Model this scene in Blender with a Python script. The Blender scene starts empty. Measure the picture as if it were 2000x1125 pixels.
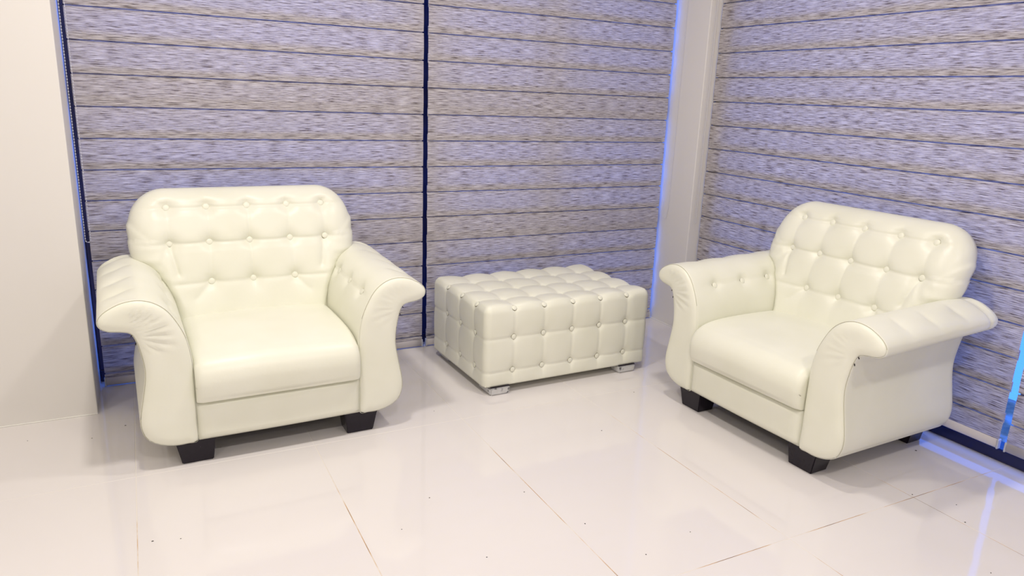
import bpy, bmesh, math, random
from mathutils import Vector, Matrix
random.seed(7)
scn = bpy.context.scene
col = scn.collection

# ------------------------------------------------------------------ camera
cam_data = bpy.data.cameras.new('camera'); cam = bpy.data.objects.new('camera', cam_data); col.objects.link(cam)
cam_data.sensor_width = 36.0; cam_data.lens = 25.567; cam_data.clip_start = 0.05
R3 = ((0.8905, -0.4534, 0.0375), (-0.0838, -0.2444, -0.966), (0.4471, 0.8571, -0.2557))
rx, dn, fw = (Vector(v) for v in R3)
cam.matrix_world = Matrix(((rx.x, -dn.x, -fw.x, 0.0), (rx.y, -dn.y, -fw.y, 0.0), (rx.z, -dn.z, -fw.z, 1.3), (0, 0, 0, 1)))
scn.camera = cam

# ------------------------------------------------------------------ world, lights, exposure
w = bpy.data.worlds.new('dusk'); scn.world = w; w.use_nodes = True
bg = w.node_tree.nodes['Background']
bg.inputs[0].default_value = (0.055, 0.21, 1.0, 1); bg.inputs[1].default_value = 3.05
scn.view_settings.view_transform = 'Standard'; scn.view_settings.look = 'None'
scn.view_settings.gamma = 1.0; scn.view_settings.use_curve_mapping = False
scn.view_settings.exposure = 0.0
LIGHTS = [(-1.4, -2.0, 0.5), (-1.4, -0.2, 0.85), (-1.4, 2.0, 0.4), (0.2, -2.0, 0.6), (0.2, -0.2, 1.35), (0.2, 2.0, 1.4), (1.6, -2.0, 0.45), (1.6, -0.2, 0.95), (1.6, 2.0, 1.0)]
LAMP_W = 16.5
for (lx, ly, k) in LIGHTS:
    ld = bpy.data.lights.new('ceiling_lamp', 'AREA'); ld.shape = 'SQUARE'; ld.size = 0.17
    ld.energy = LAMP_W * k; ld.color = (1.0, 0.935, 0.865)
    lo = bpy.data.objects.new('ceiling_lamp', ld); col.objects.link(lo); lo.location = (lx, ly, 2.74)

# ------------------------------------------------------------------ materials
def mat(name, color, rough=0.5, **kw):
    m = bpy.data.materials.new(name); m.use_nodes = True
    b = m.node_tree.nodes['Principled BSDF']
    b.inputs['Base Color'].default_value = (*color, 1); b.inputs['Roughness'].default_value = rough
    for k, v in kw.items(): b.inputs[k.replace('_', ' ')].default_value = v
    return m
def nd(m, t, **kw):
    n = m.node_tree.nodes.new(t)
    for k, v in kw.items(): setattr(n, k, v)
    return n
def ln(m, a, b): m.node_tree.links.new(a, b)
def ramp(m, stops):
    r = nd(m, 'ShaderNodeValToRGB'); e = r.color_ramp.elements
    while len(e) < len(stops): e.new(0.5)
    for i, (p, c) in enumerate(stops): e[i].position = p; e[i].color = (*c, 1)
    return r
def noise(m, scale, detail=3, vec=None, rough=0.5):
    n = nd(m, 'ShaderNodeTexNoise'); n.inputs['Scale'].default_value = scale; n.inputs['Detail'].default_value = detail
    n.inputs['Roughness'].default_value = rough
    if vec is not None: ln(m, vec, n.inputs['Vector'])
    return n
def bump(m, h, strength, dist=0.002):
    b = nd(m, 'ShaderNodeBump'); b.inputs['Strength'].default_value = strength; b.inputs['Distance'].default_value = dist
    ln(m, h, b.inputs['Height']); ln(m, b.outputs[0], m.node_tree.nodes['Principled BSDF'].inputs['Normal'])

def leather():
    m = mat('cream_leatherette', (0.80, 0.80, 0.66), 0.36, Specular_IOR_Level=0.4)
    tc = nd(m, 'ShaderNodeTexCoord'); b = m.node_tree.nodes['Principled BSDF']
    n = noise(m, 5.0, 2, tc.outputs['Object'])
    r = ramp(m, [(0.3, (0.82, 0.82, 0.69)), (0.7, (0.86, 0.86, 0.745))]); ln(m, n.outputs[0], r.inputs[0]); ln(m, r.outputs[0], b.inputs['Base Color'])
    v = noise(m, 420.0, 2, tc.outputs['Object']); w2 = noise(m, 16.0, 3, tc.outputs['Object'])
    a = nd(m, 'ShaderNodeMath', operation='MULTIPLY'); a.inputs[1].default_value = 0.12; ln(m, v.outputs[0], a.inputs[0])
    s = nd(m, 'ShaderNodeMath', operation='ADD'); ln(m, a.outputs[0], s.inputs[0]); ln(m, w2.outputs[0], s.inputs[1])
    bump(m, s.outputs[0], 0.25, 0.004)
    return m
M_leather = leather()
M_seam = mat('seam_thread', (0.55, 0.53, 0.42), 0.7)
M_rim = mat('button_rim_painted_shade', (0.22, 0.20, 0.13), 0.8)  # shade of the gap around each button, painted as a dark ring
M_underside = mat('black_lining', (0.015, 0.014, 0.016), 0.9)
def blackwood():
    m = mat('black_stained_wood', (0.012, 0.008, 0.014), 0.16, Specular_IOR_Level=0.3)
    tc = nd(m, 'ShaderNodeTexCoord'); b = m.node_tree.nodes['Principled BSDF']
    n = noise(m, 60, 4, tc.outputs['Object'])
    r = ramp(m, [(0.0, (0.01, 0.007, 0.012)), (0.76, (0.014, 0.01, 0.018)), (0.82, (0.28, 0.25, 0.27))]); ln(m, n.outputs[0], r.inputs[0]); ln(m, r.outputs[0], b.inputs['Base Color'])
    return m
M_black = blackwood()
def silverwood():
    m = mat('worn_silver_paint', (0.6, 0.6, 0.6), 0.4)
    tc = nd(m, 'ShaderNodeTexCoord'); b = m.node_tree.nodes['Principled BSDF']
    n = noise(m, 45, 5, tc.outputs['Object'])
    r = ramp(m, [(0.3, (0.12, 0.12, 0.13)), (0.38, (0.62, 0.62, 0.62)), (0.8, (0.74, 0.74, 0.73))]); ln(m, n.outputs[0], r.inputs[0]); ln(m, r.outputs[0], b.inputs['Base Color'])
    return m
M_silver = silverwood()
M_wall = mat('cream_wall_paint', (0.80, 0.775, 0.74), 0.55)
M_white = mat('white_ceiling_paint', (0.82, 0.80, 0.76), 0.7)
M_caulk = mat('white_caulk', (0.86, 0.85, 0.80), 0.5)
M_frame = mat('dark_navy_aluminium', (0.010, 0.011, 0.07), 0.3)
M_bar = mat('white_blind_rail', (0.72, 0.68, 0.70), 0.32)
M_cap = mat('translucent_plastic', (0.8, 0.82, 0.86), 0.3, Transmission_Weight=0.3)
M_bead = mat('white_bead', (0.75, 0.75, 0.80), 0.35)
M_dirt = mat('dirt', (0.05, 0.04, 0.035), 0.9)
def tile_mat():
    m = mat('polished_porcelain', (0.80, 0.76, 0.72), 0.06, Specular_IOR_Level=0.5)
    g = nd(m, 'ShaderNodeNewGeometry'); b = m.node_tree.nodes['Principled BSDF']
    n = noise(m, 1.3, 3, g.outputs['Position'])
    r = ramp(m, [(0.3, (0.765, 0.73, 0.715)), (0.7, (0.795, 0.76, 0.745))]); ln(m, n.outputs[0], r.inputs[0]); ln(m, r.outputs[0], b.inputs['Base Color'])
    n2 = noise(m, 3.0, 1, g.outputs['Position']); bump(m, n2.outputs[0], 0.02, 0.01)
    return m
M_tile = tile_mat()
def grout_mat():
    m = mat('stained_grout', (0.75, 0.72, 0.68), 0.8)
    g = nd(m, 'ShaderNodeNewGeometry'); b = m.node_tree.nodes['Principled BSDF']
    n0 = noise(m, 5.0, 4, g.outputs['Position'])
    sx = nd(m, 'ShaderNodeSeparateXYZ'); ln(m, g.outputs['Position'], sx.inputs[0])
    mr = nd(m, 'ShaderNodeMapRange'); ln(m, sx.outputs['Y'], mr.inputs[0]); mr.inputs[1].default_value = 2.2; mr.inputs[2].default_value = 2.5; mr.inputs[3].default_value = 0.04; mr.inputs[4].default_value = -0.3
    n = nd(m, 'ShaderNodeMath', operation='ADD'); ln(m, n0.outputs[0], n.inputs[0]); ln(m, mr.outputs[0], n.inputs[1])
    r = ramp(m, [(0.0, (0.80, 0.77, 0.74)), (0.46, (0.76, 0.70, 0.62)), (0.57, (0.55, 0.33, 0.14)), (0.70, (0.16, 0.09, 0.05))]); ln(m, n.outputs[0], r.inputs[0]); ln(m, r.outputs[0], b.inputs['Base Color'])
    return m
M_grout = grout_mat()
def glass_mat():
    m = bpy.data.materials.new('window_glass'); m.use_nodes = True
    nt = m.node_tree; nt.nodes.remove(nt.nodes['Principled BSDF']); out = nt.nodes['Material Output']
    t = nd(m, 'ShaderNodeBsdfTransparent'); t.inputs[0].default_value = (0.92, 0.96, 1, 1)
    g = nd(m, 'ShaderNodeBsdfGlossy'); g.inputs['Roughness'].default_value = 0.02
    mx = nd(m, 'ShaderNodeMixShader'); mx.inputs[0].default_value = 0.06
    ln(m, t.outputs[0], mx.inputs[1]); ln(m, g.outputs[0], mx.inputs[2]); ln(m, mx.outputs[0], out.inputs[0])
    return m
M_glass = glass_mat()
def fabric_mat(name, axis, trans=0.40):
    """woven zebra-blind cloth: horizontal slub streaks, lets part of the light through"""
    m = bpy.data.materials.new(name); m.use_nodes = True
    nt = m.node_tree; nt.nodes.remove(nt.nodes['Principled BSDF']); out = nt.nodes['Material Output']
    g = nd(m, 'ShaderNodeNewGeometry'); mp = nd(m, 'ShaderNodeMapping'); ln(m, g.outputs['Position'], mp.inputs[0])
    sc = [1, 1, 1]; sc[axis] = 15.0; sc[1 - axis] = 0.0; sc[2] = 350.0
    mp.inputs['Scale'].default_value = sc
    n1 = noise(m, 1.0, 5, mp.outputs[0], 0.66)
    r1 = ramp(m, [(0.29, (0.06, 0.045, 0.05)), (0.40, (0.30, 0.26, 0.26)), (0.50, (0.69, 0.635, 0.64)), (0.62, (0.94, 0.90, 0.90))]); ln(m, n1.outputs[0], r1.inputs[0])
    r2 = ramp(m, [(0.27, (0.14, 0.13, 0.17)), (0.38, (0.30, 0.29, 0.34)), (0.48, (0.66, 0.66, 0.67)), (0.72, (0.80, 0.80, 0.80))]); ln(m, n1.outputs[0], r2.inputs[0])
    d = nd(m, 'ShaderNodeBsdfDiffuse'); ln(m, r1.outputs[0], d.inputs[0])
    t = nd(m, 'ShaderNodeBsdfTranslucent'); ln(m, r2.outputs[0], t.inputs[0])
    mx = nd(m, 'ShaderNodeMixShader'); mx.inputs[0].default_value = trans
    ln(m, d.outputs[0], mx.inputs[1]); ln(m, t.outputs[0], mx.inputs[2]); ln(m, mx.outputs[0], out.inputs[0])
    return m
M_fab_back = fabric_mat('slub_fabric_back', 0); M_fab_right = fabric_mat('slub_fabric_right', 1)
M_den_back = fabric_mat('dense_fabric_back', 0, 0.25); M_den_right = fabric_mat('dense_fabric_right', 1, 0.25)

# ------------------------------------------------------------------ mesh helpers
def mesh(name, verts, faces, smooth=False):
    me = bpy.data.meshes.new(name); me.from_pydata([tuple(v) for v in verts], [], faces); me.update()
    if smooth: me.polygons.foreach_set('use_smooth', [True] * len(me.polygons))
    return me
def link(name, me, m=None, parent=None, loc=None):
    o = bpy.data.objects.new(name, me); col.objects.link(o)
    if m is not None and not me.materials: me.materials.append(m)
    if parent is not None: o.parent = parent
    if loc is not None: o.location = loc
    return o
def fix_normals(me):
    bm = bmesh.new(); bm.from_mesh(me); bmesh.ops.recalc_face_normals(bm, faces=bm.faces); bm.to_mesh(me); bm.free()
def box_mesh(name, x0, y0, z0, x1, y1, z1, bevel=0.0, seg=2):
    bm = bmesh.new(); bmesh.ops.create_cube(bm, size=1)
    bmesh.ops.scale(bm, vec=(x1 - x0, y1 - y0, z1 - z0), verts=bm.verts); bmesh.ops.translate(bm, vec=((x0 + x1) / 2, (y0 + y1) / 2, (z0 + z1) / 2), verts=bm.verts)
    if bevel: bmesh.ops.bevel(bm, geom=bm.edges[:], offset=bevel, segments=seg, affect='EDGES', profile=0.5)
    me = bpy.data.meshes.new(name); bm.to_mesh(me); bm.free(); return me
def box(name, a, b, m, parent=None, bevel=0.0, seg=2): return link(name, box_mesh(name, *a, *b, bevel, seg), m, parent)
def structure(o): o['kind'] = 'structure'; return o
def thing(name, label, cat, loc=(0, 0, 0), rz=0.0, group=None):
    o = bpy.data.objects.new(name, None); col.objects.link(o); o.location = loc; o.rotation_euler = (0, 0, rz); o.empty_display_size = 0.1
    o['label'] = label; o['category'] = cat
    if group: o['group'] = group
    return o
def copy_tree(o, parent=None):
    c = o.copy(); col.objects.link(c)
    if parent is not None: c.parent = parent
    for ch in o.children: copy_tree(ch, c)
    return c
def catmull(P, n, closed=False):
    out = []; N = len(P); segs = N if closed else N - 1
    for i in range(segs):
        p = [P[(i + k) % N] if closed else P[min(max(i + k, 0), N - 1)] for k in (-1, 0, 1, 2)]
        for j in range(n):
            t = j / n
            out.append(tuple(0.5 * (2 * p[1][c] + (p[2][c] - p[0][c]) * t + (2 * p[0][c] - 5 * p[1][c] + 4 * p[2][c] - p[3][c]) * t * t + (3 * p[1][c] - p[0][c] - 3 * p[2][c] + p[3][c]) * t ** 3) for c in range(len(P[0]))))
    if not closed: out.append(tuple(P[-1]))
    return out
def tube(name, pts, r, m, parent, closed=False, n=6):
    vs, fs = [], []; N = len(pts); pts = [Vector(p) for p in pts]
    for i, p in enumerate(pts):
        a = pts[(i - 1) % N] if closed or i > 0 else p; b = pts[(i + 1) % N] if closed or i < N - 1 else p
        t = (b - a).normalized(); u = t.orthogonal() if abs(t.z) > .99 else t.cross(Vector((0, 0, 1))); u.normalize(); v = t.cross(u)
        for k in range(n):
            an = 2 * math.pi * k / n; vs.append(p + r * (math.cos(an) * u + math.sin(an) * v))
    for i in range(N if closed else N - 1):
        for k in range(n):
            fs.append((i * n + k, i * n + (k + 1) % n, ((i + 1) % N) * n + (k + 1) % n, ((i + 1) % N) * n + k))
    return link(name, mesh(name, vs, fs, True), m, parent)
def gauss(d2, s): return math.exp(-d2 / (s * s)) if d2 < 9 * s * s else 0.0
def segd2(p, a, b):
    ax, az = a; bx, bz = b; dx, dz = bx - ax, bz - az; L = dx * dx + dz * dz
    t = 0 if L == 0 else max(0, min(1, ((p[0] - ax) * dx + (p[1] - az) * dz) / L))
    ex, ez = p[0] - ax - t * dx, p[1] - az - t * dz
    return ex * ex + ez * ez
_btn = {}
def button_mesh(r):
    if r in _btn: return _btn[r]
    vs, fs = [], []; n = 14
    prof = [(1.05, -0.45), (1.07, 0.0), (0.98, 0.10), (0.90, 0.22), (0.64, 0.32), (0.3, 0.37)]
    for (q, h) in prof:
        for k in range(n): a = 2 * math.pi * k / n; vs.append((r * q * math.cos(a), r * q * math.sin(a), r * h))
    for i in range(len(prof) - 1):
        for k in range(n): fs.append((i * n + k, i * n + (k + 1) % n, (i + 1) * n + (k + 1) % n, (i + 1) * n + k))
    vs.append((0, 0, r * 0.38)); c = len(vs) - 1
    for k in range(n): fs.append(((len(prof) - 1) * n + k, (len(prof) - 1) * n + (k + 1) % n, c))
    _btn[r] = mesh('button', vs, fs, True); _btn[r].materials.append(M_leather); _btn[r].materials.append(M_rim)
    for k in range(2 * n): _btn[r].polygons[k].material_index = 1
    return _btn[r]
def button(p, nrm, r, parent):
    o = link('button', button_mesh(r), None, parent)
    o.rotation_mode = 'QUATERNION'; o.rotation_quaternion = Vector(nrm).to_track_quat('Z', 'Y'); o.location = p
    return o

# ------------------------------------------------------------------ room shell
WL_Y, WL_X = 3.141, -0.217          # face and edge of the left wall
BLB_Y, BLR_X = 3.435, 2.852         # blind planes
fl = structure(box('floor', (-3.3, -3.2, -0.12), (3.6, 4.2, -0.0007), M_grout))
TX, TY = 0.6, 1.18
tx = [0.5135 - 0.6 * k for k in range(6, 0, -1)] + [0.5135, 1.117, 1.715, 2.318, 2.918]
ty = [1.36 - 1.18 * k for k in (4, 3, 2, 1)] + [1.36, 2.54, 3.72]
tm = box_mesh('tile', -0.2989, -0.5889, -0.012, 0.2989, 0.5889, 0.0, 0.0006, 1); tm.materials.append(M_tile)
for i in range(len(tx) - 1):
    for j in range(len(ty) - 1):
        o = link('tile', tm, None, fl, ((tx[i] + tx[i + 1]) / 2, (ty[j] + ty[j + 1]) / 2, 0)); o.scale = ((tx[i + 1] - tx[i]) / 0.6, 1, 1)
structure(box('ceiling', (-3.3, -3.2, 2.8), (3.6, 4.2, 2.9), M_white))
structure(box('wall_left', (-3.2, WL_Y, 0), (WL_X, 3.62, 2.8), M_wall, None, 0.004, 2))
structure(box('wall_far_left', (-3.3, -3.2, 0), (-3.2, 3.62, 2.8), M_wall))
structure(box('wall_behind', (-3.2, -3.3, 0), (3.6, -3.2, 2.8), M_wall))
structure(box('wall_corner', (2.774, 3.172, 0), (3.2, 3.62, 2.8), M_wall, None, 0.004, 2))
structure(box('wall_back_header', (WL_X, WL_Y, 2.45), (2.774, 3.62, 2.8), M_wall))
structure(box('wall_right_header', (2.774, -1.5, 2.45), (3.1, 3.172, 2.8), M_wall))
structure(box('wall_right', (2.774, -3.2, 0), (3.1, -1.5, 2.8), M_wall))
structure(box('trim_1', (-3.2, WL_Y - 0.004, 0), (WL_X, WL_Y + 0.001, 0.004), M_caulk, None, 0.001, 1))
structure(box('trim_2', (2.770, 3.17, 0), (2.775, 3.45, 0.004), M_caulk, None, 0.001, 1))

# windows: dark aluminium frames, glass panes
def frame_piece(name, a, b, parent): return box(name, a, b, M_frame, parent, 0.004, 1)
w1 = structure(box('window_1', (WL_X, 3.50, 0), (2.774, 3.58, 0.055), M_frame, None, 0.004, 1))
frame_piece('top_rail', (WL_X, 3.50, 2.40), (2.774, 3.58, 2.45), w1)
for (a, b) in ((WL_X, -0.186), (1.21, 1.35), (2.757, 2.774)): frame_piece('stile', (a, 3.50, 0.055), (b, 3.58, 2.40), w1)
frame_piece('mullion', (1.95, 3.51, 0.055), (2.04, 3.57, 2.40), w1)
for z in (0.57, 1.20):
    for (a, b) in ((-0.186, 1.21), (1.35, 1.95), (2.04, 2.757)): frame_piece('transom', (a, 3.505, z), (b, 3.575, z + 0.11), w1)
for (a, b) in ((-0.186, 1.21), (1.35, 1.95), (2.04, 2.757)):
    for (c, d) in ((0.055, 0.57), (0.68, 1.20), (1.31, 2.40)): box('pane', (a, 3.538, c), (b, 3.546, d), M_glass, w1)
w2 = structure(box('window_2', (2.884, -1.5, 0), (2.97, 3.172, 0.05), M_frame, None, 0.004, 1))
frame_piece('top_rail', (2.89, -1.5, 2.40), (2.97, 3.172, 2.45), w2)
ys = [(-1.5, -1.44), (0.80, 0.88), (3.06, 3.172)]
for (a, b) in ys: frame_piece('stile', (2.89, a, 0.05), (2.97, b, 2.40), w2)
for i in range(2): box('pane', (2.925, ys[i][1], 0.05), (2.933, ys[i + 1][0], 2.40), M_glass, w2)

# ------------------------------------------------------------------ blinds
def beads(name, loop, parent, r=0.0027, pitch=0.0115):
    """bead chain along a closed loop of points: beads and cord in one piece"""
    P = [Vector(p) for p in loop]; vs, fs = [], []
    L = [0.0]
    for a, b in zip(P, P[1:]): L.append(L[-1] + (b - a).length)
    n = int(L[-1] / pitch); k = 0
    ico = bmesh.new(); bmesh.ops.create_icosphere(ico, subdivisions=1, radius=r); iv = [v.co.copy() for v in ico.verts]; ico.verts.index_update(); fi = [[v.index for v in f.verts] for f in ico.faces]; ico.free()
    for i in range(n):
        s = i * pitch
        while L[k + 1] < s: k += 1
        p = P[k].lerp(P[k + 1], (s - L[k]) / (L[k + 1] - L[k]))
        o = len(vs); vs += [p + c for c in iv]; fs += [[o + q for q in f] for f in fi]
    for a, b in zip(P, P[1:]):
        d = (b - a).normalized(); u = d.orthogonal().normalized(); v = d.cross(u); o = len(vs)
        for q in (a, b):
            for t in range(4): vs.append(q + 0.0009 * (math.cos(t * 1.5708) * u + math.sin(t * 1.5708) * v))
        for t in range(4): fs.append([o + t, o + (t + 1) % 4, o + 4 + (t + 1) % 4, o + 4 + t])
    o = link(name, mesh(name, vs, fs, True), M_bead, parent); o['kind'] = 'stuff'; return o
def blind(label, along, a0, a1, zlow, chain=None):
    """along 'x': hangs on the back window; 'y': on the right window. a0<a1 its edges, zlow the underside of the rail"""
    c = (a0 + a1) / 2
    root = thing('roller_blind', label, 'blind', (c, BLB_Y, zlow) if along == 'x' else (BLR_X, c, zlow), 0.0 if along == 'x' else -math.pi / 2, 'striped roller blinds')
    fab = M_fab_back if along == 'x' else M_fab_right
    W = a1 - a0; P = 0.126; rail_h = 0.038
    z0 = 0.442 if along == 'x' else 0.430
    z0 -= P * int((z0 - zlow - rail_h) / P)           # lowest band edge above the rail
    den = M_den_back if along == 'x' else M_den_right
    def band(nm, x0, z0, x1, z1, y, t=0.0012, belly=0.0):
        n = 6; vs, fs = [], []
        for s in (0, 1):
            for i in range(n + 1):
                q = i / n; yy = y + s * t - belly * math.sin(math.pi * q)
                vs += [(x0, yy, z0 + (z1 - z0) * q), (x1, yy, z0 + (z1 - z0) * q)]
        h = 2 * (n + 1)
        for i in range(n):
            k = 2 * i; fs += [(k, k + 1, k + 3, k + 2), (h + k + 1, h + k, h + k + 2, h + k + 3), (k, k + 2, h + k + 2, h + k), (k + 1, h + k + 1, h + k + 3, k + 3)]
        fs += [(0, h, h + 1, 1), (2 * n, 2 * n + 1, h + 2 * n + 1, h + 2 * n)]
        return link(nm, mesh(nm, vs, fs), den if nm == 'backing_band' else fab, root)
    k = -1
    while True:
        zb = z0 + k * P - zlow; k += 1
        if zb > 2.40 - zlow: break
        lo = max(zb, rail_h - 0.006)
        if zb + P - 0.004 > lo + 0.01:
            band('fabric_band', -W / 2 + 0.0008 * (k % 2), lo + 0.0, W / 2 - 0.0008 * (k % 2), zb + P - 0.0065, -0.002, belly=0.0025)
        rl = max(zb - 0.012, rail_h - 0.006)
        if zb + 0.029 > rl + 0.01: band('backing_band', -W / 2 + 0.003, rl, W / 2 - 0.003, zb + 0.029, 0.010)
    # rail: rounded bar with end caps
    ring = [(0.010 * math.cos(a) , 0.019 + 0.019 * math.sin(a)) for a in [i * math.pi / 8 for i in range(16)]]
    vs = [(x, y, z) for x in (-W / 2 + 0.004, W / 2 - 0.004) for (y, z) in ring]
    fs = [(i, (i + 1) % 16, 16 + (i + 1) % 16, 16 + i) for i in range(16)] + [tuple(range(15, -1, -1)), tuple(range(16, 32))]
    me = mesh('bottom_rail', vs, fs, True); link('bottom_rail', me, M_bar, root)
    for s in (-1, 1):
        x = s * (W / 2 - 0.004)
        cap = box('end_cap', (min(x, x + s * 0.007), -0.0115, -0.001), (max(x, x + s * 0.007), 0.0115, 0.040), M_cap, root, 0.004, 2); cap['label'] = 'clear plastic end cap'
    # head roller out of sight at the top
    ring = [(0.03 * math.cos(a), 2.42 - zlow + 0.028 * math.sin(a)) for a in [i * math.pi / 8 for i in range(16)]]
    vs = [(x, y + 0.004, z) for x in (-W / 2, W / 2) for (y, z) in ring]
    link('head_roller', mesh('head_roller', vs, fs, True), M_bar, root)
    return root
def chain_loop(a, b, ztop, zbot, y):
    """a, b: x of both strands in blind space"""
    m = (a + b) / 2; h = (b - a) / 2
    pts = [(a + 0.0, y, ztop)] + [(m - h * math.cos(t), y, zbot + abs(h) - abs(h) * math.sin(t)) for t in [i * math.pi / 10 for i in range(11)]] + [(b, y, ztop)]
    return pts
zb = 0.004; zr = 0.063
bl1 = blind('wide grey-lilac striped roller blind behind the armchair nearest the cream wall', 'x', -0.196, 1.268, zb)
bl2 = blind('grey-lilac striped roller blind on the back window behind the tufted ottoman', 'x', 1.291, 2.754, zb)
bl3 = blind('grey-lilac striped roller blind on the right window behind the angled armchair', 'y', 1.395, 3.166, zr)
bl4 = blind('roller blind at the right edge of the photo past the bright vertical gap', 'y', -1.45, 1.368, zr)
c1x = (-0.196 + 1.268) / 2; c2x = (1.291 + 2.754) / 2; c3y = (1.395 + 3.166) / 2
beads('pull_chain', chain_loop(-0.209 - c1x, -0.190 - c1x, 2.40 - zb, 0.648 - zb, -0.018), bl1)
beads('pull_chain', [(2.756 - c2x, -0.02, 2.4)] + [(2.756 - c2x, -0.03, 0.66)] + [(2.764 - c2x, -0.045, 0.625), (2.768 - c2x, -0.06, 0.63), (2.768 - c2x, -0.075, 0.70), (2.768 - c2x, -0.085, 2.4)], bl2, r=0.0022)
beads('pull_chain', chain_loop(-(3.158 - c3y), -(3.158 - c3y) + 0.012, 2.40 - zr, 0.64 - zr, -0.055), bl3, r=0.0022)

# ------------------------------------------------------------------ armchair
RB = 0.0135
def outline_sdf_box(x, z, cx, cz, hx, hz, r):
    qx, qz = abs(x - cx) - hx + r, abs(z - cz) - hz + r
    return math.hypot(max(qx, 0), max(qz, 0)) + min(max(qx, qz), 0) - r
ARM_IN = [(.20, .300), (.42, .302), (.475, .312), (.535, .334), (.580, .362), (.612, .398), (.630, .425), (.70, .430), (1.0, .430)]
def side_w(z):
    for (a, wa), (b, wb) in zip(ARM_IN, ARM_IN[1:]):
        if z <= b: return wa + (wb - wa) * max(0, (z - a) / (b - a)) + .006
    return .43
def back_sdf(x, z):
    up = outline_sdf_box(x, z, 0, 0.747, 0.438, 0.142, 0.070 if z < 0.70 else 0.1419)
    wv = side_w(z); lo = max((abs(x) - wv) * .85, .22 - z, z - .75)
    k = 0.03; h = max(k - abs(up - lo), 0) / k
    return min(up, lo) - h * h * k * 0.25
YC = [(0.20, 0.47), (0.30, 0.49), (0.42, 0.517), (0.535, 0.542), (0.685, 0.585), (0.80, 0.63), (0.888, 0.655), (0.95, 0.66)]
def yc(z):
    for (a, ya), (b, yb) in zip(YC, YC[1:]):
        if z <= b: t = (z - a) / (b - a); return ya + (yb - ya) * t
    return YC[-1][1]
BROW = [(0.820, [-0.300, -0.153, 0.003, 0.163, 0.309]), (0.687, [-0.300, -0.154, 0.0, 0.162, 0.310]), (0.535, [-0.160, 0.0, 0.168])]
BTN = [(x, z) for z, xs in BROW for x in xs]
CRE = []   # pleats: (a, b, depth, half width)
for z, xs in BROW:
    ext = 0.43 if z > 0.6 else 0.30
    pts = [-ext] + xs + [ext]
    for a, b in zip(pts, pts[1:]): CRE.append(((a, z), (b, z), 0.0050, 0.006))
for i in range(5): CRE.append(((BROW[0][1][i], BROW[0][0]), (BROW[1][1][i], BROW[1][0]), 0.0030, 0.007))
for i in range(3): CRE.append(((BROW[1][1][i + 1], BROW[1][0]), (BROW[2][1][i], BROW[2][0]), 0.0030, 0.007)); CRE.append(((BROW[2][1][i], BROW[2][0]), (BROW[2][1][i] , 0.43), 0.0018, 0.010))
for i in range(5): CRE.append(((BROW[0][1][i], BROW[0][0]), (BROW[0][1][i] * 1.02, 0.875), 0.0022, 0.010))
for s in (-1, 1):
    CRE.append(((s * 0.303, 0.687), (s * 0.280, 0.575), 0.009, 0.007)); CRE.append(((s * 0.305, 0.68), (s * 0.345, 0.60), 0.005, 0.012))
    CRE.append(((s * 0.16, 0.535), (s * 0.22, 0.478), 0.005, 0.011)); CRE.append(((s * 0.30, 0.82), (s * 0.36, 0.86), 0.004, 0.010))
def back_front(x, z, d):
    t = max(0, min(1, (z - .56) / .10)); e = min(d / (.040 + .065 * t), 1.0); y = yc(z) - 0.090 * math.sqrt(max(0.0, 1 - (1 - e) ** 2))
    if d <= 0: return y
    dd = 0.0
    f = min(1.0, d / 0.05)
    for (bx, bz) in BTN:
        q = (x - bx) ** 2 + (z - bz) ** 2
        if q < 0.03: dd += 0.015 * gauss(q, 0.030) + 0.009 * gauss(q, 0.070) + 0.006 * gauss(q, 0.0145)
    cr = 0.0
    for a, b, dep, wd in CRE:
        q = segd2((x, z), a, b)
        if q < 0.003: cr = max(cr, dep * (gauss(q, wd) * 0.7 + gauss(q, wd * 3.0) * 0.5))
    return y + f * (dd + cr)
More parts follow.
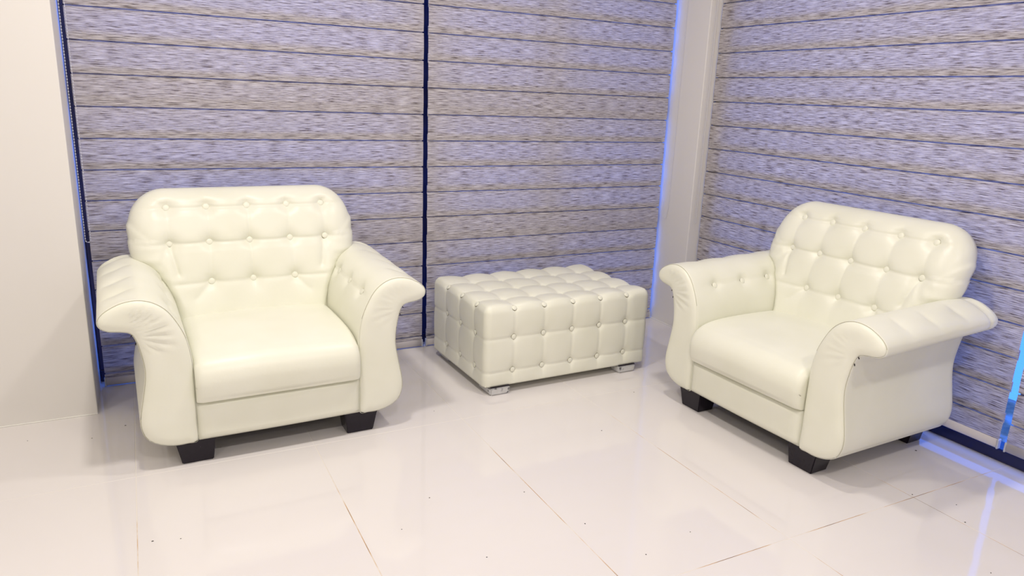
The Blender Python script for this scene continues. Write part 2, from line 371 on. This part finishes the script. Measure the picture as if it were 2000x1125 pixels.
def make_back(parent):
    NT, NR = 340, 74; cz = 0.645; vs, fs = [], []
    rim = []
    for i in range(NT):
        th = 2 * math.pi * i / NT; dx, dz = math.cos(th), math.sin(th); a, b = 0.0, 0.8
        for _ in range(30):
            m_ = (a + b) / 2
            if back_sdf(dx * m_, cz + dz * m_) < 0: a = m_
            else: b = m_
        rim.append((dx * a, dz * a))
    ss = [math.sin(math.pi / 2 * j / NR) * 0.35 + 0.65 * j / NR for j in range(1, NR + 1)]
    vs.append((0, back_front(0, cz, 0.2), cz))
    for j in range(NR):
        s = ss[j]
        for i in range(NT):
            x, z = rim[i][0] * s, cz + rim[i][1] * s; d = max(0.0, -back_sdf(x, z)) if j < NR - 1 else 0.0
            vs.append((x, back_front(x, z, d), z))
    for i in range(NT): fs.append((0, 1 + (i + 1) % NT, 1 + i))
    for j in range(NR - 1):
        for i in range(NT): a = 1 + j * NT; fs.append((a + i, a + (i + 1) % NT, a + NT + (i + 1) % NT, a + NT + i))
    # plain rear side
    rs = [0.97, 0.9, 0.78, 0.55, 0.25]; base = 1 + (NR - 1) * NT; prev = base
    for s in rs:
        o = len(vs)
        for i in range(NT):
            x, z = rim[i][0] * s, cz + rim[i][1] * s; d = max(0.0, -back_sdf(x, z)); e = min(d / 0.08, 1)
            vs.append((x, min(yc(z) + 0.075 * math.sqrt(max(0, 1 - (1 - e) ** 2)), 0.722 if z > .66 else .722 - (.66 - z) * .85), z))
        for i in range(NT): fs.append((prev + i, prev + (i + 1) % NT, o + (i + 1) % NT, o + i))
        prev = o
    vs.append((0, min(yc(cz) + .075, .71), cz)); c = len(vs) - 1
    for i in range(NT): fs.append((prev + i, prev + (i + 1) % NT, c))
    me = mesh('backrest', vs, fs, True); fix_normals(me)
    o = link('backrest', me, M_leather, parent)
    for (x, z) in BTN:
        d = -back_sdf(x, z); y = back_front(x, z, d); sl = (yc(z + .01) - yc(z - .01)) / .02
        if z > 0.8: sl += 0.25
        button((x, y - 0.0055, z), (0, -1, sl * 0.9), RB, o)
    return o
ARM = [(.290, .088), (.289, .16), (.288, .24), (.288, .33), (.290, .40), (.302, .468), (.325, .525), (.355, .573), (.395, .604), (.440, .616), (.485, .611), (.522, .595), (.547, .577), (.560, .556), (.556, .533), (.532, .517), (.497, .511), (.470, .503), (.456, .480), (.446, .44), (.438, .38), (.441, .33), (.453, .265), (.465, .20), (.463, .155), (.446, .118), (.410, .094), (.365, .082), (.325, .082)]
ARMP = catmull(ARM, 6, True)
def offset_profile(P, d):
    n = len(P); out = []
    for i in range(n):
        a, b = P[(i - 1) % n], P[(i + 1) % n]; tx_, tz_ = b[0] - a[0], b[1] - a[1]; L = math.hypot(tx_, tz_)
        # profile runs clockwise seen from the front: interior lies to the right
        out.append((P[i][0] + d * tz_ / L, P[i][1] - d * tx_ / L))
    return out
ABTN = [(.335, y, .540) for y in (.12, .285, .440)]
TOPD = [.13, .285, .45, .60]
def lift(y, z):     # the arms rise a little towards the back
    t = max(0, min(1, (z - .36) / .2)); return .022 * max(0, y) / .62 * t * t * (3 - 2 * t)
def arclen(P):
    L = [0.0]
    for a, b in zip(P, P[1:]): L.append(L[-1] + math.hypot(b[0] - a[0], b[1] - a[1]))
    return L
def at_len(P, L, s):
    for k in range(len(P) - 1):
        if s <= L[k + 1] or k == len(P) - 2:
            t = (s - L[k]) / max(L[k + 1] - L[k], 1e-9); return (P[k][0] + (P[k + 1][0] - P[k][0]) * t, P[k][1] + (P[k + 1][1] - P[k][1]) * t)
def ladder(P, nc=10, nr=44):
    """rungs across the S-shaped arm profile from its foot to the tip of the roll"""
    n = len(P); near = lambda q: min(range(n), key=lambda i: (ARMP[i][0] - q[0]) ** 2 + (ARMP[i][1] - q[1]) ** 2)
    tip = near((.560, .556)); A = P[0:tip + 1]; B = [P[0]] + [P[i] for i in range(n - 1, tip - 1, -1)]
    LA, LB = arclen(A), arclen(B)
    ia = [0, near((.289, .16)), near((.302, .468)), near((.440, .616)), tip]
    ib = [0, n - near((.463, .155)), n - near((.456, .480)), n - near((.497, .511)), n - tip]
    rows = []
    seg = [10, nr // 2, nr // 4, nr // 4]
    for k in range(4):
        for j in range(seg[k] + (1 if k == 3 else 0)):
            t = j / seg[k]
            a = at_len(A, LA, LA[ia[k]] + (LA[ia[k + 1]] - LA[ia[k]]) * t); b = at_len(B, LB, LB[ib[k]] + (LB[ib[k + 1]] - LB[ib[k]]) * t)
            rows.append([(a[0] + (b[0] - a[0]) * q, a[1] + (b[1] - a[1]) * q) for q in [.5 - .5 * math.cos(math.pi * c / nc) for c in range(nc + 1)]])
    return rows
def ladder_faces(g, o):
    m = len(g[0]); return [(o + r * m + c, o + r * m + c + 1, o + (r + 1) * m + c + 1, o + (r + 1) * m + c) for r in range(len(g) - 1) for c in range(m - 1)]
def make_arm(sx, parent):
    n = len(ARMP); vs, fs = [], []
    Y0, Y1 = -0.014, 0.648
    ysec = [(Y0, .0025), (Y0 + .0015, .0008), (Y0 + .004, 0.0)] + [(Y0 + .004 + (0.60 - Y0 - .004) * i / 74, 0.0) for i in range(1, 75)]
    ysec += [(0.60 + 0.048 * math.sin(t), 0.030 * (1 - math.cos(t))) for t in [i * math.pi / 16 for i in range(1, 9)]]
    nrm = offset_profile(ARMP, 1.0)
    seam_i = min(range(n), key=lambda i: abs(ARMP[i][1] - .540) + (0 if ARMP[i][0] < .4 else 9))
    for (y, ins) in ysec:
        P = offset_profile(ARMP, ins) if ins else ARMP
        for i in range(n):
            px, pz = P[i]; dd = 0.0
            if y > 0.02 and y < .6:
                for (bx, by, bz) in ABTN:
                    q = (px - bx) ** 2 + (y - by) ** 2 + (pz - bz) ** 2
                    if q < .02: dd += 0.014 * gauss(q, .024) + 0.006 * gauss(q, .055)
                if ARMP[i][0] < .42: dd += 0.0035 * gauss((pz - .540) ** 2 + (px - .335) ** 2, .007) * min(1, (y - .02) / .04)
                if px > .40 and pz > .56:
                    for ty_ in TOPD:
                        q = (y - ty_) ** 2
                        dd += 0.0032 * gauss(q, .010) * gauss((px - .495) ** 2, .045) + 0.007 * gauss(q + (px - .500) ** 2, .035)
            # seam and stretch pleats of the outer side, low down and at the rear roll end
            if px > .40 and pz < .5: dd += 0.003 * gauss((pz - .125) ** 2, .006)
            if pz > .505 and px > .44: dd += 0.004 * gauss((y - .575) ** 2, .006)
            vs.append((sx * (px + dd * (nrm[i][0] - ARMP[i][0])), y, pz + dd * (nrm[i][1] - ARMP[i][1]) + lift(y, pz)))
    m_ = len(ysec)
    for j in range(m_ - 1):
        for i in range(n): fs.append((j * n + i, j * n + (i + 1) % n, (j + 1) * n + (i + 1) % n, (j + 1) * n + i))
    P = offset_profile(ARMP, ysec[-1][1]); o = len(vs); g = ladder(P)
    vs += [(sx * px, Y1, pz + lift(Y1, pz)) for row in g for (px, pz) in row]; fs += ladder_faces(g, o)
    me = mesh('arm', vs, fs, True)
    bm = bmesh.new(); bm.from_mesh(me); bmesh.ops.remove_doubles(bm, verts=bm.verts, dist=.0004); bmesh.ops.recalc_face_normals(bm, faces=bm.faces)
    for f in bm.faces: f.smooth = True
    bm.to_mesh(me); bm.free()
    o = link('arm', me, M_leather, parent)
    for (bx, by, bz) in ABTN:
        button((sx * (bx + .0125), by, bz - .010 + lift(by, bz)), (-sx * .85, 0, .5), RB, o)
    for (qx, qz, an) in ((.466, .496, .6), (.455, .468, .25)):        # frayed staple holes where the roll meets the side
        t_ = box('staple', (-.0014, -.002, -.0042), (.0014, .002, .0042), M_black, o, .0008, 1); t_.location = (sx * qx, Y0 + .001, qz); t_.rotation_euler = (0, -sx * an, 0); t_['label'] = 'small black staple'
    # front panel: padded face with a rounded rim
    P = offset_profile(ARMP, .0028); g = ladder(P, 18, 60); vs = []
    for row in g:
        for (px, pz) in row:
            d = math.sqrt(min(segd2((px, pz), P[i], P[(i + 1) % n]) for i in range(0, n)))
            e = min(d / .034, 1); yy = Y0 + .0015 - 0.015 * math.sqrt(max(0, 1 - (1 - e) ** 2))
            a = math.atan2(pz - .50, px - .47); rr = math.hypot(px - .47, pz - .50)     # gathered leather under the roll
            if pz > .44 and px < .47: yy += .0016 * math.sin(a * 22) * gauss((rr - .085) ** 2, .045) * e * (2.2 if sx < 0 else 1.0)
            vs.append((sx * px, yy, pz))
    me = mesh('arm_front', vs, ladder_faces(g, 0), True)
    bm = bmesh.new(); bm.from_mesh(me); bmesh.ops.remove_doubles(bm, verts=bm.verts, dist=.0002); bmesh.ops.recalc_face_normals(bm, faces=bm.faces)
    if sum(f.normal.y * f.calc_area() for f in bm.faces) > 0: bmesh.ops.reverse_faces(bm, faces=bm.faces)
    for f in bm.faces: f.smooth = True
    bm.to_mesh(me); bm.free()
    link('arm_front', me, M_leather, o)
    P = offset_profile(ARMP, .0020); i0 = min(range(n), key=lambda i: (ARMP[i][0] - .302) ** 2 + (ARMP[i][1] - .468) ** 2); i1 = min(range(n), key=lambda i: (ARMP[i][0] - .556) ** 2 + (ARMP[i][1] - .556) ** 2)
    tube('seam', [(sx * P[i][0], Y0 + .0005, P[i][1]) for i in range(i0, i1 + 1)], .0012, M_seam, o)
    i2 = min(range(n), key=lambda i: (ARMP[i][0] - .470) ** 2 + (ARMP[i][1] - .503) ** 2); i3 = min(range(n), key=lambda i: (ARMP[i][0] - .446) ** 2 + (ARMP[i][1] - .118) ** 2)
    tube('seam', [(sx * P[i][0], Y0 + .0005, P[i][1]) for i in range(i2, i3 + 1)], .0010, M_seam, o)
    return o
def make_seat(parent):
    prof = [(.52, .30), (.52, .385), (.50, .402), (.42, .409), (.32, .412), (.20, .412), (.10, .408), (.04, .401), (.0, .390), (-.03, .372), (-.05, .346), (-.0585, .315), (-.0575, .285), (-.051, .250), (-.044, .2385), (-.03, .2345), (.02, .2345)]
    P = catmull(prof, 5); n = len(P); W = .2875
    xs = [-1.0, -.998, -.985, -.96, -.93] + [-.9 + 1.8 * i / 30 for i in range(31)] + [.93, .96, .985, .998, 1.0]
    vs, fs = [], []
    for u in xs:
        e = (1 - abs(u)) * W; r = .03; k = 1 - math.sqrt(max(0, 1 - (1 - min(e / r, 1)) ** 2))      # 0 inside, 1 at the rim
        for i, (y, z) in enumerate(P):
            cy, cz_ = .20, .30
            crown = .012 * (1 - u * u)
            zz = z + (crown if z > .30 else crown * max(0, (z - .24) / .06)); yy = y - (.010 * (1 - u * u) if y < 0 and z > .25 else 0)
            L = math.hypot(y - cy, z - cz_) or 1
            s = r * .62 * k
            yy += (cy - y) / L * s * (1 if y < .1 else 0); zz += (-s if z > .32 else 0) if y > -.03 else (-s * .6 if z > .3 else 0)
            vs.append((u * W, yy, zz))
    m_ = len(xs)
    for j in range(m_ - 1):
        for i in range(n - 1): fs.append((j * n + i, j * n + i + 1, (j + 1) * n + i + 1, (j + 1) * n + i))
    fs.append(tuple(range(n))); fs.append(tuple((m_ - 1) * n + i for i in range(n - 1, -1, -1)))
    me = mesh('seat', vs, fs, True); fix_normals(me)
    return link('seat', me, M_leather, parent)
def make_rail(parent):
    vs, fs = [], []; nx, nz = 24, 10
    for i in range(nx + 1):
        for j in range(nz + 1):
            u, v = i / nx, j / nz; x = -.288 + .576 * u; z = .090 + .1395 * v
            e = min(min(u, 1 - u) * .578, min(v, 1 - v) * .1415); k = 1 - math.sqrt(max(0, 1 - (1 - min(e / .016, 1)) ** 2))
            vs.append((x, -.028 + .014 * k - .004 * math.sin(math.pi * u), z))
    for i in range(nx):
        for j in range(nz): a = i * (nz + 1) + j; fs.append((a, a + nz + 1, a + nz + 2, a + 1))
    me = mesh('front_rail', vs, fs, True)
    bm = bmesh.new(); bm.from_mesh(me)
    r = bmesh.ops.extrude_face_region(bm, geom=bm.faces[:]); bmesh.ops.translate(bm, vec=(0, .05, 0), verts=[v for v in r['geom'] if isinstance(v, bmesh.types.BMVert)])
    bmesh.ops.recalc_face_normals(bm, faces=bm.faces); bm.to_mesh(me); bm.free()
    return link('front_rail', me, M_leather, parent)
def leg_mesh(name, bot, top, z0, z1, bev):
    (a, b, c, d), (e, f, g, h) = bot, top
    vs = [(a, c, z0), (b, c, z0), (b, d, z0), (a, d, z0), (e, g, z1), (f, g, z1), (f, h, z1), (e, h, z1)]
    bm = bmesh.new(); V = [bm.verts.new(v) for v in vs]
    for q in ((3, 2, 1, 0), (4, 5, 6, 7), (0, 1, 5, 4), (1, 2, 6, 5), (2, 3, 7, 6), (3, 0, 4, 7)): bm.faces.new([V[i] for i in q])
    bmesh.ops.bevel(bm, geom=bm.edges[:], offset=bev, segments=2, affect='EDGES')
    me = bpy.data.meshes.new(name); bm.to_mesh(me); bm.free(); return me
def make_chair(label, loc, ang):
    t = thing('armchair', label, 'armchair', (loc[0], loc[1], 0), math.radians(ang), 'cream tufted armchairs')
    make_seat(t); make_back(t); make_rail(t)
    for s in (-1, 1): make_arm(s, t)
    for s in (-1, 1):
        for (y0, y1, g0, g1) in ((0.0, .085, -.008, .095), (.575, .66, .565, .655)):
            xb = sorted((s * .243, s * .346)); xt = sorted((s * .232, s * .366))
            link('leg', leg_mesh('leg', (*xb, y0, y1), (*xt, g0, g1), 0.0, .098, .003), M_black, t)
    box('base_panel', (-.40, .02, .088), (.40, .63, .10), M_underside, t)
    # upholstered back panel between the arms at the rear
    box('rear_panel', (-.40, .60, .090), (.40, .640, .62), M_leather, t, .015, 3)
    return t
ch1 = make_chair('cream button-tufted rolled-arm armchair in front of the wide blind beside the cream wall', (0.407, 2.580), 1.42)
ch2 = copy_tree(ch1); ch2.location = (2.095, 1.966, 0); ch2.rotation_euler = (0, 0, math.radians(-87.99))
ch2['label'] = 'cream button-tufted rolled-arm armchair turned sideways in front of the right window blind'

# ------------------------------------------------------------------ ottoman
def make_ottoman():
    W, D, Z0, Z1 = .895, .600, .040, .408; r = .030
    t = thing('ottoman', 'cream button-tufted rectangular ottoman on low silver feet between the two armchairs', 'ottoman', (1.296, 2.712, 0), math.radians(1.43))
    XB = [.145 + .154 * i for i in range(5)]; YB = [.129 + .157 * i for i in range(3)]; ZB = [.400, .261, .105]
    nodes = [(x, y, Z1) for x in XB for y in YB]
    for y0 in (0, D): nodes += [(x, y0, z) for x in XB for z in ZB]
    for x0 in (0, W): nodes += [(x0, y, z) for y in YB for z in ZB]
    def cellpuff(v, lines, lo, hi):
        e = [lo] + lines + [hi]
        for a, b in zip(e, e[1:]):
            if v <= b: return math.sin(math.pi * max(0, min(1, (v - a) / (b - a))))
        return 0
    def line_d(v, lines): return min(abs(v - q) for q in lines)
    def disp(p, ax):
        x, y, z = p; d = 0.0
        for q in nodes:
            e = (x - q[0]) ** 2 + (y - q[1]) ** 2 + (z - q[2]) ** 2
            if e < .02: d -= .007 * gauss(e, .022) + .004 * gauss(e, .050) + .005 * gauss(e, .0135)
        if ax == 2:
            pu = (cellpuff(x, XB, -.02, W + .02) * cellpuff(y, YB, -.02, D + .02)) ** .9; d += .008 * pu
            d -= .002 * max(gauss(line_d(x, XB) ** 2, .006), gauss(line_d(y, YB) ** 2, .006))
        else:
            u, L, hi = (x, XB, W) if ax == 1 else (y, YB, D)
            pu = (cellpuff(u, L, -.06, hi + .06) * cellpuff(z, [.105, .261, .40], -.02, .45)) ** .7; d += .003 * pu
            d -= .0026 * max(gauss(line_d(u, L) ** 2, .005), gauss(line_d(z, [.105, .261]) ** 2, .005))
        return d
    vs, fs = [], []
    def face(ax, side, n1, n2):
        o = len(vs)
        for i in range(n1 + 1):
            for j in range(n2 + 1):
                u, v = i / n1, j / n2
                if ax == 2: p = [u * W, v * D, Z1 if side else Z0]
                elif ax == 1: p = [u * W, D if side else 0, Z0 + v * (Z1 - Z0)]
                else: p = [W if side else 0, u * D, Z0 + v * (Z1 - Z0)]
                c = [min(max(p[0], r), W - r), min(max(p[1], r), D - r), min(max(p[2], Z0), Z1 - r)]
                dv = Vector(p) - Vector(c); dv.normalize(); q = Vector(c) + r * dv
                # blend of both faces' tufting over the rounded edges
                ws = [abs(dv[k]) ** 2 for k in range(3)]
                dd = sum(ws[k] * disp(q, k) for k in range(3) if ws[k] > .001)
                if not side and ax == 2: dd = 0
                dd *= min(1, max(0, (q.z - Z0) / .03))
                vs.append(q + dv * dd)
        for i in range(n1):
            for j in range(n2): a = o + i * (n2 + 1) + j; fs.append((a, a + 1, a + n2 + 2, a + n2 + 1))
    face(2, 1, 130, 90); face(2, 0, 130, 90); face(1, 0, 130, 56); face(1, 1, 130, 56); face(0, 0, 90, 56); face(0, 1, 90, 56)
    me = mesh('tufted_body', vs, fs, True)
    bm = bmesh.new(); bm.from_mesh(me); bmesh.ops.remove_doubles(bm, verts=bm.verts, dist=.0002); bmesh.ops.recalc_face_normals(bm, faces=bm.faces)
    for f in bm.faces: f.smooth = True
    bm.to_mesh(me); bm.free()
    body = link('tufted_body', me, M_leather, t); rb = .0125
    for x in XB:
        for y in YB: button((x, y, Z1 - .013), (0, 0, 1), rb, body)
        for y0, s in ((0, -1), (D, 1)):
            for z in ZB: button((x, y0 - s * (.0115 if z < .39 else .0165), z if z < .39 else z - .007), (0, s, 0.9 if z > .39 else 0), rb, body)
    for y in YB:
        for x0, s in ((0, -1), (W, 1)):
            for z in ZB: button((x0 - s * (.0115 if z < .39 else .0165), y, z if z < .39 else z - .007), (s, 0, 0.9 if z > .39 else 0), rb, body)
    for (fx, sx) in ((.024, 1), (.729, -1)):
        for fy in (-.012, .455):
            a, b = fx, fx + .103
            f = link('foot', leg_mesh('foot', (a + .004, b - .004, fy + .004, fy + .124), (a, b, fy, fy + .128), 0, .036, .006), M_silver, t); f['label'] = 'worn silver-painted block foot'
            box('foot_pad', (a + .003, fy + .003, .0355), (b - .003, fy + .125, .0405), M_black, f, .002, 1)
    return t
make_ottoman()

# ------------------------------------------------------------------ specks of dirt on the floor
SP = [(-.047, 2.121, 4), (.027, 2.102, 2.4), (-.119, 2.984, 4), (-.23, 2.912, 3), (-.44, 2.977, 2), (.777, 2.023, 2.6), (1.084, 1.93, 2.6), (.815, 1.655, 2.4), (1.172, 1.685, 2.6), (1.452, 1.513, 2.4), (1.252, 1.475, 2.4), (1.595, 2.223, 3.6), (2.331, 1.373, 3), (2.662, 1.588, 5), (2.412, 1.266, 3), (2.332, 1.186, 3.4), (2.134, .987, 2.6), (1.959, 2.501, 3), (.635, 1.887, 2), (1.037, 2.655, 2)]
vs, fs = [], []
for (x, y, r) in SP:
    r *= .001; o = len(vs); n = 7; k = random.uniform(0, 3); st = random.uniform(.6, 1.0)
    for i in range(n): a = k + 2 * math.pi * i / n; q = random.uniform(.8, 1.1); vs.append((x + r * q * math.cos(a), y + r * q * st * math.sin(a), 0.0001))
    for i in range(n): a = k + 2 * math.pi * i / n; vs.append((x + .6 * r * math.cos(a), y + .6 * r * st * math.sin(a), .0011))
    for i in range(n): fs.append((o + i, o + (i + 1) % n, o + n + (i + 1) % n, o + n + i))
    fs.append(tuple(o + n + i for i in range(n)))
d = link('dirt_speck', mesh('dirt_speck', vs, fs), M_dirt); d['kind'] = 'stuff'; d['label'] = 'tiny dark dirt specks scattered over the white floor tiles'; d['category'] = 'dirt'
